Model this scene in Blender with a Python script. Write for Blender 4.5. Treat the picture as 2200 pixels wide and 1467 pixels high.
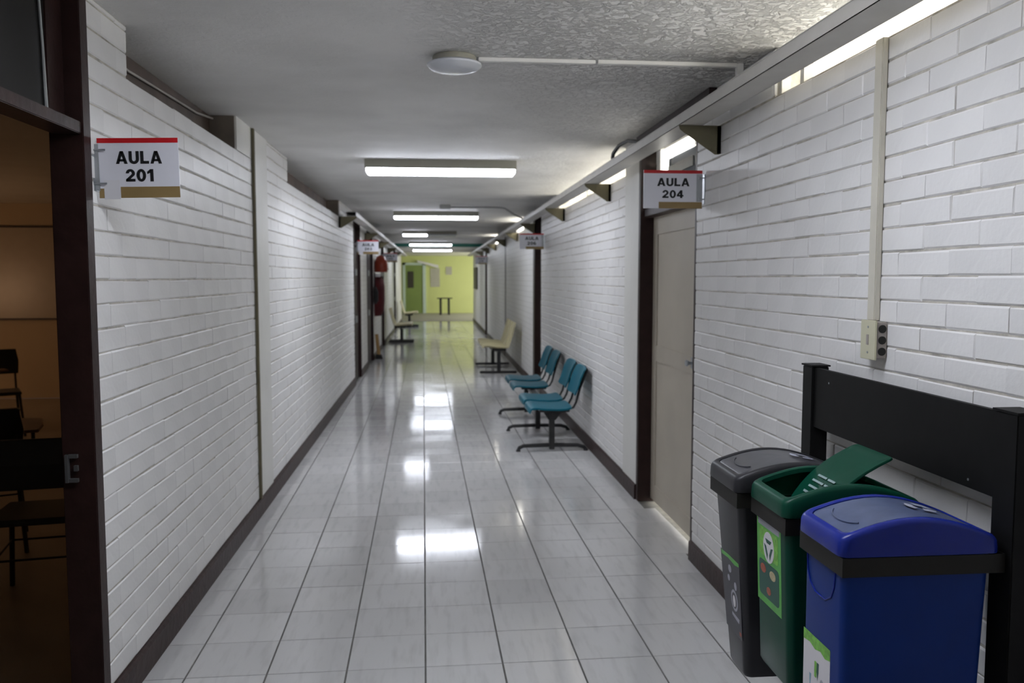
import bpy, math, random
from mathutils import Vector, Matrix
random.seed(7)
for o in list(bpy.data.objects):
    bpy.data.objects.remove(o)
SC = bpy.context.scene
COL = SC.collection

# ------------------------------------------------------------------ camera
F_PX, PITCH, YAW, CAM_H = 1806.7, 0.07591, 0.09264, 1.65
cam_d = bpy.data.cameras.new('camera')
cam_d.sensor_fit = 'HORIZONTAL'
cam_d.sensor_width = 36.0
cam_d.lens = F_PX / 2200 * 36.0
cam_d.clip_start = 0.05
cam_d.clip_end = 200
cam_d.dof.use_dof = True
cam_d.dof.focus_distance = 2.5
cam_d.dof.aperture_fstop = 4.0
cam = bpy.data.objects.new('camera', cam_d)
COL.objects.link(cam)
cam.location = (0, 0, CAM_H)
cam.rotation_euler = (math.pi / 2 - PITCH, 0.0, -YAW)
SC.camera = cam

# ------------------------------------------------------------------ world, exposure
w = bpy.data.worlds.new('world')
SC.world = w
w.use_nodes = True
w.node_tree.nodes['Background'].inputs[0].default_value = (0.75, 0.85, 1.0, 1)
w.node_tree.nodes['Background'].inputs[1].default_value = 0.05
SC.view_settings.view_transform = 'Standard'
SC.view_settings.look = 'None'
SC.view_settings.gamma = 1.0
SC.view_settings.use_curve_mapping = False
SC.view_settings.exposure = 0.55

TUBE = 15.5        # radiance of the fluorescent diffusers
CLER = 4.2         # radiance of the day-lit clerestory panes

# ------------------------------------------------------------------ materials
def nodes_mat(name):
    m = bpy.data.materials.new(name)
    m.use_nodes = True
    nt = m.node_tree
    return m, nt, nt.nodes['Principled BSDF']

def mat(name, col, rough=0.5, metal=0.0, var=0.06, scale=8.0, bump=0.0, bscale=40.0, spec=0.5, coat=0.0, objvar=0.0, trans=0.0):
    m, nt, b = nodes_mat(name)
    b.inputs['Roughness'].default_value = rough
    b.inputs['Metallic'].default_value = metal
    b.inputs['Specular IOR Level'].default_value = spec
    b.inputs['Coat Weight'].default_value = coat
    b.inputs['Coat Roughness'].default_value = 0.08
    b.inputs['Transmission Weight'].default_value = trans
    tc = nt.nodes.new('ShaderNodeTexCoord')
    n = nt.nodes.new('ShaderNodeTexNoise')
    n.inputs['Scale'].default_value = scale
    n.inputs['Detail'].default_value = 5
    nt.links.new(tc.outputs['Object'], n.inputs['Vector'])
    r = nt.nodes.new('ShaderNodeMapRange')
    r.inputs['From Min'].default_value = 0.3
    r.inputs['From Max'].default_value = 0.7
    r.inputs['To Min'].default_value = 1 - var
    r.inputs['To Max'].default_value = 1 + var
    nt.links.new(n.outputs['Fac'], r.inputs['Value'])
    fac = r.outputs['Result']
    if objvar:
        oi = nt.nodes.new('ShaderNodeObjectInfo')
        r2 = nt.nodes.new('ShaderNodeMapRange')
        r2.inputs['To Min'].default_value = 1 - objvar
        r2.inputs['To Max'].default_value = 1 + objvar
        nt.links.new(oi.outputs['Random'], r2.inputs['Value'])
        mu = nt.nodes.new('ShaderNodeMath'); mu.operation = 'MULTIPLY'
        nt.links.new(fac, mu.inputs[0]); nt.links.new(r2.outputs['Result'], mu.inputs[1])
        fac = mu.outputs[0]
    mx = nt.nodes.new('ShaderNodeVectorMath'); mx.operation = 'SCALE'
    mx.inputs[0].default_value = col
    nt.links.new(fac, mx.inputs['Scale'])
    nt.links.new(mx.outputs['Vector'], b.inputs['Base Color'])
    if bump:
        n2 = nt.nodes.new('ShaderNodeTexNoise')
        n2.inputs['Scale'].default_value = bscale
        n2.inputs['Detail'].default_value = 6
        nt.links.new(tc.outputs['Object'], n2.inputs['Vector'])
        bp = nt.nodes.new('ShaderNodeBump')
        bp.inputs['Strength'].default_value = bump
        bp.inputs['Distance'].default_value = 0.01
        nt.links.new(n2.outputs['Fac'], bp.inputs['Height'])
        nt.links.new(bp.outputs['Normal'], b.inputs['Normal'])
    return m

def emit(name, col, strength):
    m, nt, b = nodes_mat(name)
    b.inputs['Base Color'].default_value = (*col, 1)
    b.inputs['Roughness'].default_value = 0.4
    b.inputs['Emission Color'].default_value = (*col, 1)
    b.inputs['Emission Strength'].default_value = strength
    return m

M = {}
M['paint'] = mat('white_wall_paint', (0.80, 0.788, 0.775), 0.40, var=0.04, scale=3.0, bump=0.14, bscale=45, objvar=0.025)
M['mortar'] = mat('painted_mortar', (0.52, 0.49, 0.43), 0.7, var=0.35, scale=14.0, bump=0.4, bscale=50)
M['plaster'] = mat('smooth_plaster', (0.74, 0.73, 0.69), 0.45, var=0.05, scale=2.5, bump=0.1, bscale=15)
M['brown'] = mat('brown_paint', (0.026, 0.0115, 0.010), 0.42, var=0.25, scale=12, spec=0.3, bump=0.15, bscale=30)
M['brown_board'] = mat('brown_board', (0.095, 0.065, 0.05), 0.6, var=0.3, scale=6)
M['taupe'] = mat('taupe_plate', (0.17, 0.14, 0.11), 0.6, var=0.15)
M['baseboard'] = mat('baseboard_paint', (0.034, 0.016, 0.0145), 0.45, var=0.25, scale=9, bump=0.3, bscale=25, spec=0.3)
M['door'] = mat('beige_door', (0.50, 0.45, 0.37), 0.5, var=0.06, scale=3)
M['tray'] = mat('tray_metal', (0.58, 0.56, 0.52), 0.42, var=0.05)
M['bracket'] = mat('olive_bracket', (0.16, 0.14, 0.08), 0.5, var=0.08)
M['trunk'] = mat('cream_trunking', (0.62, 0.59, 0.50), 0.45, var=0.05)
M['trunk_w'] = mat('white_trunking', (0.74, 0.73, 0.70), 0.4, var=0.04)
M['pipe'] = mat('grey_pipe', (0.35, 0.35, 0.34), 0.45, var=0.1)
M['cable'] = mat('black_cable', (0.02, 0.02, 0.02), 0.5)
M['cable_g'] = mat('grey_cable', (0.5, 0.47, 0.44), 0.5)
M['housing'] = mat('fixture_housing', (0.30, 0.29, 0.24), 0.45, var=0.04)
M['tube'] = emit('lit_diffuser', (0.86, 0.90, 1.0), TUBE)
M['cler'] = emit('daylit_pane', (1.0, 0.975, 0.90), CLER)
M['cler_low'] = emit('daylit_pane_dim', (1.0, 0.95, 0.84), CLER * 0.5)
M['glass_dark'] = mat('blue_grey_glass', (0.085, 0.10, 0.12), 0.08, var=0.15, scale=2)
M['white_frame'] = mat('white_frame', (0.72, 0.71, 0.66), 0.4, var=0.03)
M['steel'] = mat('grey_steel', (0.42, 0.44, 0.46), 0.35, metal=0.8, var=0.08)
M['sign'] = mat('sign_white', (0.80, 0.80, 0.86), 0.35, var=0.015)
M['red'] = mat('sign_red', (0.58, 0.012, 0.018), 0.35, var=0.03)
M['gold'] = mat('sign_gold', (0.30, 0.205, 0.085), 0.4, var=0.05)
M['ink'] = mat('black_ink', (0.008, 0.008, 0.010), 0.5, var=0.0)
M['paper'] = mat('white_paper', (0.78, 0.77, 0.80), 0.6, var=0.02)
M['black'] = mat('black_powdercoat', (0.006, 0.006, 0.006), 0.55, var=0.15, scale=20, spec=0.18)
M['band'] = mat('black_band', (0.014, 0.013, 0.011), 0.55, var=0.1, spec=0.3)
M['bin_grey'] = mat('grey_plastic', (0.024, 0.024, 0.028), 0.38, var=0.05, spec=0.35)
M['bin_green'] = mat('green_plastic', (0.003, 0.055, 0.032), 0.36, var=0.05, spec=0.2)
M['bin_blue'] = mat('blue_plastic', (0.006, 0.031, 0.19), 0.4, var=0.05, spec=0.18)
M['lid_blue'] = mat('blue_lid_plastic', (0.010, 0.024, 0.25), 0.25, var=0.05, spec=0.3)
M['flap_blue'] = mat('scuffed_sheen_flap', (0.085, 0.11, 0.20), 0.32, var=0.2, scale=16)  # scuffs, plus the reflection on the flap mixed into its colour
M['flap_grey'] = mat('pale_grey_flap', (0.065, 0.065, 0.075), 0.33, var=0.12, scale=16)  # flap paler than the grey rim
M['inside'] = mat('bin_inside', (0.006, 0.012, 0.010), 0.6)
M['st_green'] = mat('sticker_green', (0.10, 0.42, 0.07), 0.4, var=0.25, scale=10)
M['st_lime'] = mat('sticker_lime', (0.18, 0.48, 0.06), 0.4, var=0.3, scale=60)
M['st_dark'] = mat('sticker_dark_green', (0.010, 0.085, 0.060), 0.4, var=0.1)
M['st_white'] = mat('sticker_white', (0.72, 0.70, 0.73), 0.4, var=0.03)
M['st_greyink'] = mat('sticker_grey', (0.38, 0.38, 0.44), 0.5, var=0.1)
M['st_black'] = mat('sticker_black', (0.030, 0.030, 0.042), 0.35, var=0.2)
M['st_red'] = mat('sticker_red', (0.40, 0.10, 0.06), 0.5, var=0.3, scale=80)
M['st_tan'] = mat('sticker_tan', (0.50, 0.42, 0.25), 0.5, var=0.2, scale=80)
M['st_cyan'] = mat('sticker_cyan', (0.25, 0.42, 0.55), 0.5, var=0.1)
M['emboss'] = mat('pale_print', (0.26, 0.36, 0.36), 0.5, var=0.2, scale=200)
M['emboss_b'] = mat('pale_mark', (0.45, 0.47, 0.58), 0.35, var=0.1)
M['seat'] = mat('teal_seat', (0.002, 0.125, 0.185), 0.42, var=0.08, spec=0.22)
M['cream'] = mat('cream_shell', (0.62, 0.56, 0.33), 0.42, var=0.05)
M['leg'] = mat('black_leg', (0.016, 0.016, 0.017), 0.4, var=0.1)
M['cream_plate'] = mat('cream_plate', (0.60, 0.58, 0.42), 0.45, var=0.03)
M['box_metal'] = mat('dull_box', (0.38, 0.34, 0.31), 0.5, var=0.06)
M['hole'] = mat('dark_hole', (0.012, 0.012, 0.010), 0.7)
M['lime_wall'] = mat('lime_wall', (0.60, 0.65, 0.27), 0.6, var=0.03, scale=1)
M['lime_dark'] = mat('green_door', (0.22, 0.30, 0.09), 0.6, var=0.05, scale=1)
M['pale_frame'] = mat('pale_frame', (0.55, 0.66, 0.62), 0.5)
M['teal'] = mat('teal_beam', (0.012, 0.14, 0.10), 0.5)
M['lobby'] = mat('lobby_concrete', (0.30, 0.29, 0.27), 0.55, var=0.08, scale=2)
M['board_dk'] = mat('dark_notice', (0.045, 0.040, 0.032), 0.5)
M['board_gr'] = mat('grey_notice', (0.45, 0.44, 0.38), 0.6)
M['warm_wall'] = mat('classroom_wall', (0.42, 0.33, 0.22), 0.6, var=0.06, scale=1)
M['wboard'] = mat('glossy_board', (0.34, 0.29, 0.23), 0.33, var=0.03)
M['desk'] = mat('desk_wood', (0.18, 0.10, 0.05), 0.35, var=0.2, scale=12)
M['tan'] = mat('tan_wood', (0.42, 0.25, 0.09), 0.5, var=0.1)
M['jacket'] = mat('dark_red_cloth', (0.085, 0.004, 0.006), 0.8, var=0.2, scale=9, bump=0.4, bscale=12)
M['helmet'] = mat('orange_shell', (0.30, 0.035, 0.012), 0.35, var=0.1)
M['bag'] = mat('black_cloth', (0.015, 0.014, 0.014), 0.8, var=0.2)
M['lamp_warm'] = emit('warm_globe', (1.0, 0.60, 0.34), 30.0)
M['day'] = emit('daylit_classroom_pane', (1.0, 0.985, 0.94), 16.0)
M['lobby_win'] = emit('lobby_window_pane', (1.0, 0.98, 0.92), 5.0)
M['ceil_lamp'] = mat('frosted_cover', (0.62, 0.64, 0.68), 0.25, var=0.03)

def ceiling_mat():
    m, nt, b = nodes_mat('peeling_ceiling_paint')
    b.inputs['Roughness'].default_value = 0.65
    tc = nt.nodes.new('ShaderNodeTexCoord')
    n1 = nt.nodes.new('ShaderNodeTexNoise'); n1.inputs['Scale'].default_value = 1.3; n1.inputs['Detail'].default_value = 6
    n2 = nt.nodes.new('ShaderNodeTexNoise'); n2.inputs['Scale'].default_value = 24; n2.inputs['Detail'].default_value = 8; n2.inputs['Roughness'].default_value = 0.66; n2.inputs['Distortion'].default_value = 0.4
    n3 = nt.nodes.new('ShaderNodeTexNoise'); n3.inputs['Scale'].default_value = 0.8; n3.inputs['Detail'].default_value = 3
    for n in (n1, n2, n3):
        nt.links.new(tc.outputs['Object'], n.inputs['Vector'])
    cr = nt.nodes.new('ShaderNodeValToRGB')
    cr.color_ramp.elements[0].position = 0.28; cr.color_ramp.elements[0].color = (0.66, 0.65, 0.63, 1)
    cr.color_ramp.elements[1].position = 0.62; cr.color_ramp.elements[1].color = (0.82, 0.81, 0.79, 1)
    nt.links.new(n1.outputs['Fac'], cr.inputs['Fac'])
    nt.links.new(cr.outputs['Color'], b.inputs['Base Color'])
    # flaked patches: steep ramp turns the noise into islands with an edge
    fl = nt.nodes.new('ShaderNodeValToRGB')
    fl.color_ramp.elements[0].position = 0.44; fl.color_ramp.elements[1].position = 0.56
    nt.links.new(n2.outputs['Fac'], fl.inputs['Fac'])
    ms = nt.nodes.new('ShaderNodeValToRGB')
    ms.color_ramp.elements[0].position = 0.40; ms.color_ramp.elements[1].position = 0.60
    nt.links.new(n3.outputs['Fac'], ms.inputs['Fac'])
    # more flaking toward the damp right-hand side of the slab
    sx = nt.nodes.new('ShaderNodeSeparateXYZ'); nt.links.new(tc.outputs['Object'], sx.inputs[0])
    mr = nt.nodes.new('ShaderNodeMapRange')
    mr.inputs['From Min'].default_value = -0.2; mr.inputs['From Max'].default_value = 1.3
    mr.inputs['To Min'].default_value = 0.05; mr.inputs['To Max'].default_value = 1.0
    nt.links.new(sx.outputs['X'], mr.inputs['Value'])
    a = nt.nodes.new('ShaderNodeMath'); a.operation = 'MULTIPLY'
    nt.links.new(fl.outputs['Color'], a.inputs[0])
    my = nt.nodes.new('ShaderNodeMapRange')          # the flaking patch covers the first bays
    my.inputs['From Min'].default_value = 3.4; my.inputs['From Max'].default_value = 4.6
    my.inputs['To Min'].default_value = 1.0; my.inputs['To Max'].default_value = 0.28
    nt.links.new(sx.outputs['Y'], my.inputs['Value'])
    a2 = nt.nodes.new('ShaderNodeMath'); a2.operation = 'MULTIPLY'
    nt.links.new(mr.outputs['Result'], a2.inputs[0]); nt.links.new(my.outputs['Result'], a2.inputs[1])
    nt.links.new(a2.outputs[0], a.inputs[1])
    c = nt.nodes.new('ShaderNodeMath'); c.operation = 'MULTIPLY_ADD'
    c.inputs[1].default_value = 1.0
    nt.links.new(a.outputs[0], c.inputs[0])
    d = nt.nodes.new('ShaderNodeMath'); d.operation = 'MULTIPLY'; d.inputs[1].default_value = 0.10
    nt.links.new(n2.outputs['Fac'], d.inputs[0]); nt.links.new(d.outputs[0], c.inputs[2])
    bp = nt.nodes.new('ShaderNodeBump'); bp.inputs['Strength'].default_value = 0.9; bp.inputs['Distance'].default_value = 0.024
    nt.links.new(c.outputs[0], bp.inputs['Height'])
    nt.links.new(bp.outputs['Normal'], b.inputs['Normal'])
    return m
M['ceiling'] = ceiling_mat()

def tile_mat():
    m, nt, b = nodes_mat('polished_tile')
    tc = nt.nodes.new('ShaderNodeTexCoord')
    geo = nt.nodes.new('ShaderNodeNewGeometry')
    oi = nt.nodes.new('ShaderNodeObjectInfo')
    mp = nt.nodes.new('ShaderNodeMapping'); mp.inputs['Scale'].default_value = (26, 4.0, 1)
    nt.links.new(geo.outputs['Position'], mp.inputs['Vector'])
    n = nt.nodes.new('ShaderNodeTexNoise'); n.inputs['Scale'].default_value = 1.0; n.inputs['Detail'].default_value = 7
    nt.links.new(mp.outputs['Vector'], n.inputs['Vector'])
    cr = nt.nodes.new('ShaderNodeValToRGB')
    cr.color_ramp.elements[0].position = 0.28; cr.color_ramp.elements[0].color = (0.55, 0.545, 0.54, 1)
    cr.color_ramp.elements[1].position = 0.50; cr.color_ramp.elements[1].color = (0.63, 0.625, 0.62, 1)
    nt.links.new(n.outputs['Fac'], cr.inputs['Fac'])
    mr = nt.nodes.new('ShaderNodeMapRange'); mr.inputs['To Min'].default_value = 0.93; mr.inputs['To Max'].default_value = 1.06
    nt.links.new(oi.outputs['Random'], mr.inputs['Value'])
    sc = nt.nodes.new('ShaderNodeVectorMath'); sc.operation = 'SCALE'
    nt.links.new(cr.outputs['Color'], sc.inputs[0]); nt.links.new(mr.outputs['Result'], sc.inputs['Scale'])
    nt.links.new(sc.outputs['Vector'], b.inputs['Base Color'])
    n2 = nt.nodes.new('ShaderNodeTexNoise'); n2.inputs['Scale'].default_value = 2.2; n2.inputs['Detail'].default_value = 4
    nt.links.new(geo.outputs['Position'], n2.inputs['Vector'])
    rr = nt.nodes.new('ShaderNodeMapRange'); rr.inputs['From Min'].default_value = 0.3; rr.inputs['From Max'].default_value = 0.7
    rr.inputs['To Min'].default_value = 0.055; rr.inputs['To Max'].default_value = 0.13
    nt.links.new(n2.outputs['Fac'], rr.inputs['Value'])
    nt.links.new(rr.outputs['Result'], b.inputs['Roughness'])
    b.inputs['Specular IOR Level'].default_value = 0.55
    return m
M['tile'] = tile_mat()
M['grout'] = mat('dirty_grout', (0.13, 0.125, 0.115), 0.8, var=0.3, scale=12)

def brick_far_mat():
    m, nt, b = nodes_mat('far_painted_brick')
    geo = nt.nodes.new('ShaderNodeNewGeometry')
    sx = nt.nodes.new('ShaderNodeSeparateXYZ'); nt.links.new(geo.outputs['Position'], sx.inputs[0])
    cx = nt.nodes.new('ShaderNodeCombineXYZ'); nt.links.new(sx.outputs['Y'], cx.inputs['X']); nt.links.new(sx.outputs['Z'], cx.inputs['Y'])
    br = nt.nodes.new('ShaderNodeTexBrick')
    br.inputs['Scale'].default_value = 1.0
    br.inputs['Brick Width'].default_value = 0.28
    br.inputs['Row Height'].default_value = 0.084
    br.inputs['Mortar Size'].default_value = 0.004
    br.inputs['Color1'].default_value = (0.74, 0.725, 0.70, 1)
    br.inputs['Color2'].default_value = (0.71, 0.70, 0.675, 1)
    br.inputs['Mortar'].default_value = (0.55, 0.53, 0.49, 1)
    nt.links.new(cx.outputs[0], br.inputs['Vector'])
    nt.links.new(br.outputs['Color'], b.inputs['Base Color'])
    b.inputs['Roughness'].default_value = 0.42
    return m
M['far_brick'] = brick_far_mat()

# ------------------------------------------------------------------ mesh helpers
class MB:
    def __init__(s): s.v = []; s.f = []
    def add(s, vs, fs):
        k = len(s.v); s.v += [tuple(v) for v in vs]; s.f += [tuple(i + k for i in f) for f in fs]; return s
    def box(s, x0, x1, y0, y1, z0, z1):
        return s.add([(x0,y0,z0),(x1,y0,z0),(x1,y1,z0),(x0,y1,z0),(x0,y0,z1),(x1,y0,z1),(x1,y1,z1),(x0,y1,z1)],
                     [(0,3,2,1),(4,5,6,7),(0,1,5,4),(1,2,6,5),(2,3,7,6),(3,0,4,7)])
    def prism(s, poly, axis, a, b):
        # poly: 2-D points; axis 'x','y','z' is the extrusion direction
        def P(p, t):
            return {'x': (t, p[0], p[1]), 'y': (p[0], t, p[1]), 'z': (p[0], p[1], t)}[axis]
        n = len(poly)
        vs = [P(p, a) for p in poly] + [P(p, b) for p in poly]
        fs = [tuple(range(n)), tuple(range(2*n-1, n-1, -1))] + [(i, i+n, (i+1) % n + n, (i+1) % n) for i in range(n)]
        return s.add(vs, fs)
    def loft(s, loops, cap0=True, cap1=True):
        n = len(loops[0]); vs = [p for l in loops for p in l]; fs = []
        for k in range(len(loops) - 1):
            for i in range(n):
                j = (i + 1) % n
                fs.append((k*n+i, k*n+j, (k+1)*n+j, (k+1)*n+i))
        if cap0: fs.append(tuple(range(n-1, -1, -1)))
        if cap1: fs.append(tuple((len(loops)-1)*n + i for i in range(n)))
        return s.add(vs, fs)
    def tube(s, pts, r, n=10):
        pts = [Vector(p) for p in pts]; loops = []
        up = Vector((0, 0, 1))
        prev = None
        for i, p in enumerate(pts):
            d = (pts[min(i+1, len(pts)-1)] - pts[max(i-1, 0)]).normalized()
            if prev is None:
                a = d.cross(up)
                if a.length < 1e-3: a = d.cross(Vector((1, 0, 0)))
            else:
                a = prev - d * prev.dot(d)
            a.normalize(); prev = a
            b = d.cross(a)
            rr = r[i] if isinstance(r, (list, tuple)) else r
            loops.append([p + (a*math.cos(t) + b*math.sin(t))*rr for t in [2*math.pi*k/n for k in range(n)]])
        return s.loft(loops)
    def lathe(s, prof, c, n=24, sx=1.0, sy=1.0):
        loops = [[(c[0]+r*sx*math.cos(2*math.pi*k/n), c[1]+r*sy*math.sin(2*math.pi*k/n), c[2]+z) for k in range(n)] for r, z in prof]
        return s.loft(loops)

def obj(name, mb, material, parent=None, bevel=0.0, smooth=False, origin=None):
    me = bpy.data.meshes.new(name)
    vs = mb.v
    if origin is not None:
        vs = [(v[0]-origin[0], v[1]-origin[1], v[2]-origin[2]) for v in vs]
    me.from_pydata(vs, [], mb.f)
    me.update()
    import bmesh
    bm = bmesh.new(); bm.from_mesh(me)
    bmesh.ops.recalc_face_normals(bm, faces=bm.faces)
    if bevel:
        eds = [e for e in bm.edges if len(e.link_faces) == 2 and e.calc_face_angle(0) > 0.6]
        bmesh.ops.bevel(bm, geom=eds, offset=bevel, segments=2, affect='EDGES', clamp_overlap=True)
    if smooth:
        for f in bm.faces: f.smooth = True
        for e in bm.edges:
            if len(e.link_faces) == 2 and e.calc_face_angle(0) > 0.7: e.smooth = False
    bm.to_mesh(me); bm.free()
    me.materials.append(material)
    o = bpy.data.objects.new(name, me)
    COL.objects.link(o)
    if origin is not None: o.location = origin
    if parent is not None: put(o, parent)
    return o

def put(o, parent):
    # parent keeps o's world placement (parents here are unrotated when used)
    o.parent = parent
    o.matrix_parent_inverse = parent_matrix(parent).inverted()

def parent_matrix(p):
    m = Matrix.LocRotScale(p.location, p.rotation_euler, p.scale)
    if p.parent: m = parent_matrix(p.parent) @ p.matrix_parent_inverse @ m
    return m

def tag(o, label, cat, group=None):
    o['label'] = label; o['category'] = cat
    if group: o['group'] = group
    return o
def thing(name, loc, label, cat, group=None):
    o = bpy.data.objects.new(name, None); COL.objects.link(o); o.location = loc
    o.empty_display_size = 0.1
    return tag(o, label, cat, group)
def struct(o, label=None):
    o['kind'] = 'structure'
    if label: o['label'] = label
    return o

def ring_quads(cx, cy, ro, ri, a0, a1, n=14):
    out = []
    for k in range(n):
        t0, t1 = math.radians(a0+(a1-a0)*k/n), math.radians(a0+(a1-a0)*(k+1)/n)
        out.append([(cx+ro[0]*math.cos(t0), cy+ro[1]*math.sin(t0)), (cx+ro[0]*math.cos(t1), cy+ro[1]*math.sin(t1)),
                    (cx+ri[0]*math.cos(t1), cy+ri[1]*math.sin(t1)), (cx+ri[0]*math.cos(t0), cy+ri[1]*math.sin(t0))])
    return out
def rq(x0, x1, y0, y1): return [(x0, y0), (x1, y0), (x1, y1), (x0, y1)]
GLYPH = {
 'A': (.92, [[(0,0),(.25,0),(.57,1),(.33,1)], [(.92,0),(.67,0),(.35,1),(.59,1)], rq(.2,.72,.19,.37)]),
 'U': (.80, [rq(0,.25,.36,1), rq(.55,.80,.36,1)] + ring_quads(.40,.37,(.40,.39),(.15,.17),180,360)),
 'L': (.68, [rq(0,.26,0,1), rq(.2,.68,0,.22)]),
 '0': (.72, ring_quads(.36,.5,(.36,.52),(.12,.30),0,360,28)),
 '1': (.52, [rq(.22,.47,0,1), [(0,.60),(0,.80),(.24,1),(.30,1),(.30,.74)]]),
 '2': (.72, ring_quads(.35,.67,(.35,.35),(.11,.14),-25,180) + [[(0,.0),(0,.19),(.45,.60),(.67,.53),(.34,.21)], rq(0,.71,0,.22)]),
 '3': (.72, ring_quads(.34,.74,(.33,.28),(.11,.10),-90,170) + ring_quads(.34,.28,(.37,.30),(.12,.11),-170,90)),
 '4': (.76, [rq(.38,.63,0,1), rq(0,.76,.20,.40), [(0,.22),(0,.42),(.40,1),(.62,1),(.24,.40),(.38,.22)]]),
 '6': (.72, ring_quads(.36,.33,(.36,.35),(.12,.13),0,360,24) + ring_quads(.40,.50,(.40,.52),(.15,.32),60,185)),
}
def block_text(name, body, x_mid, z_mid, width, height, y, material, parent):
    gap = .10
    tot = sum(GLYPH[c][0] for c in body) + gap*(len(body)-1)
    kx = width/tot; x = x_mid-width/2
    mb = MB()
    for c in body:
        w_, polys = GLYPH[c]
        for p in polys:
            mb.prism([(x+q[0]*kx, z_mid+(q[1]-.5)*height) for q in p], 'y', y-.0007, y)
        x += (w_+gap)*kx
    return obj(name, mb, material, parent)

# ------------------------------------------------------------------ dimensions
XL, XR = -1.215, 1.495          # brick faces
CEIL, TOP = 2.65, 2.445
Y_BACK, Y_END = -3.0, 32.0

# ================================================================== FLOOR
fl = obj('floor', MB().box(-1.42, 1.68, Y_BACK, Y_END, -0.12, -0.005), M['grout'])
struct(fl, 'corridor floor of pale polished square tiles')
T = 0.3297; ROT = 0.01215; TX, TY = -0.9927, 3.4804
JX, JY = 0.0074, 0.0048          # joint widths
ca, sa = math.cos(ROT), math.sin(ROT)
def clip_x(poly, xa, xb):
    for (lim, sgn) in ((xa, 1), (xb, -1)):
        out = []
        for i in range(len(poly)):
            p, q = poly[i], poly[(i+1) % len(poly)]
            ip, iq = sgn*(p[0]-lim) >= 0, sgn*(q[0]-lim) >= 0
            if ip: out.append(p)
            if ip != iq:
                t = (lim-p[0])/(q[0]-p[0]); out.append((lim, p[1]+t*(q[1]-p[1])))
        poly = out
        if len(poly) < 3: return []
    return poly
def tile_bm(poly):
    # top face with a small chamfer, open below
    cx = sum(p[0] for p in poly)/len(poly); cy = sum(p[1] for p in poly)/len(poly)
    def sh(p, d):
        v = Vector((p[0]-cx, p[1]-cy)); return (p[0]-v.x/abs(v.length)*d, p[1]-v.y/abs(v.length)*d)
    mb = MB()
    mb.loft([[(p[0], p[1], -0.006) for p in poly], [(p[0], p[1], -0.0012) for p in poly], [(*sh(p, 0.0022), 0.0) for p in poly]], cap0=False)
    return mb
half = T/2
inner = None; cells = []
for r in range(-17, 90):
    for c in range(-3, 10):
        gx, gy = TX+(c+.5)*T, TY+(r+.5)*T
        wx, wy = gx*ca-gy*sa, gx*sa+gy*ca
        if wy > Y_END-0.2 or wy < Y_BACK+0.2: continue
        if wx < -1.40 or wx > 1.66: continue
        cells.append((wx, wy))
cells.sort(key=lambda q: (q[1] < 2.9, q[1]))
def world_poly(wx, wy):
    hx, hy = half-JX/2, half-JY/2
    return [(wx+dx*ca-dy*sa, wy+dx*sa+dy*ca) for dx, dy in ((-hx,-hy),(hx,-hy),(hx,hy),(-hx,hy))]
nt_ = 0; stuff = MB()
for wx, wy in cells:
    P = world_poly(wx, wy)
    Q = clip_x(P, -1.213, 1.59 if 4.9 < wy < 5.95 else 1.493) if wy < 31 else P
    if len(Q) < 3: continue
    if max(q[0] for q in Q) - min(q[0] for q in Q) < 0.02: continue
    if wy >= 2.9 and nt_ < 300:
        nt_ += 1
        whole = len(Q) == 4 and Q == P
        if whole and inner is not None:
            o = bpy.data.objects.new('tile', inner); COL.objects.link(o)
        else:
            L = [((p[0]-wx)*ca+(p[1]-wy)*sa, -(p[0]-wx)*sa+(p[1]-wy)*ca) for p in Q]
            o = obj('tile', tile_bm(L), M['tile'])
            if whole: inner = o.data
        o.location = (wx, wy, 0.0)
        tilt = 0.0016
        o.rotation_euler = (random.gauss(0, tilt), random.gauss(0, tilt), ROT)
        put(o, fl)
    else:
        tb = tile_bm(Q)
        ax, ay = random.gauss(0, .0012), random.gauss(0, .0012)
        tb.v = [(v[0], v[1], v[2]+(v[0]-wx)*ax+(v[1]-wy)*ay) for v in tb.v]
        stuff.add(tb.v, tb.f)
o = obj('tile_field', stuff, M['tile'], fl); o['kind'] = 'stuff'

# ================================================================== BRICK WALLS
def brick_mesh(L, H, D, seed, side, cy=.0045):
    """brick with a softly worn front; origin at the centre of the face; front looks toward +X*side"""
    rnd = random.Random(seed)
    c = 0.0045
    y, z = L/2, H/2
    j = lambda: rnd.uniform(-0.0016, 0.0016)
    back = [(-D, -y, -z), (-D, y, -z), (-D, y, z), (-D, -y, z)]
    mid = [(-c, -y+j(), -z+j()), (-c, y+j(), -z+j()), (-c, y+j(), z+j()), (-c, -y+j(), z+j())]
    j2 = (lambda: rnd.uniform(-.0004, .0004)) if cy < .002 else j
    mid = [(v[0], (-1 if v[1] < 0 else 1)*(y+j2()), v[2]) for v in mid]
    fr = [(j()*.4, -y+cy+j2(), -z+c+j()), (j()*.4, y-cy+j2(), -z+c+j()), (j()*.4, y-cy+j2(), z-c+j()), (j()*.4, -y+cy+j2(), z-c+j())]
    mb = MB().loft([back, mid, fr], cap0=False)
    mb.v = [(v[0]*side, v[1], v[2]) for v in mb.v]
    return mb

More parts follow.
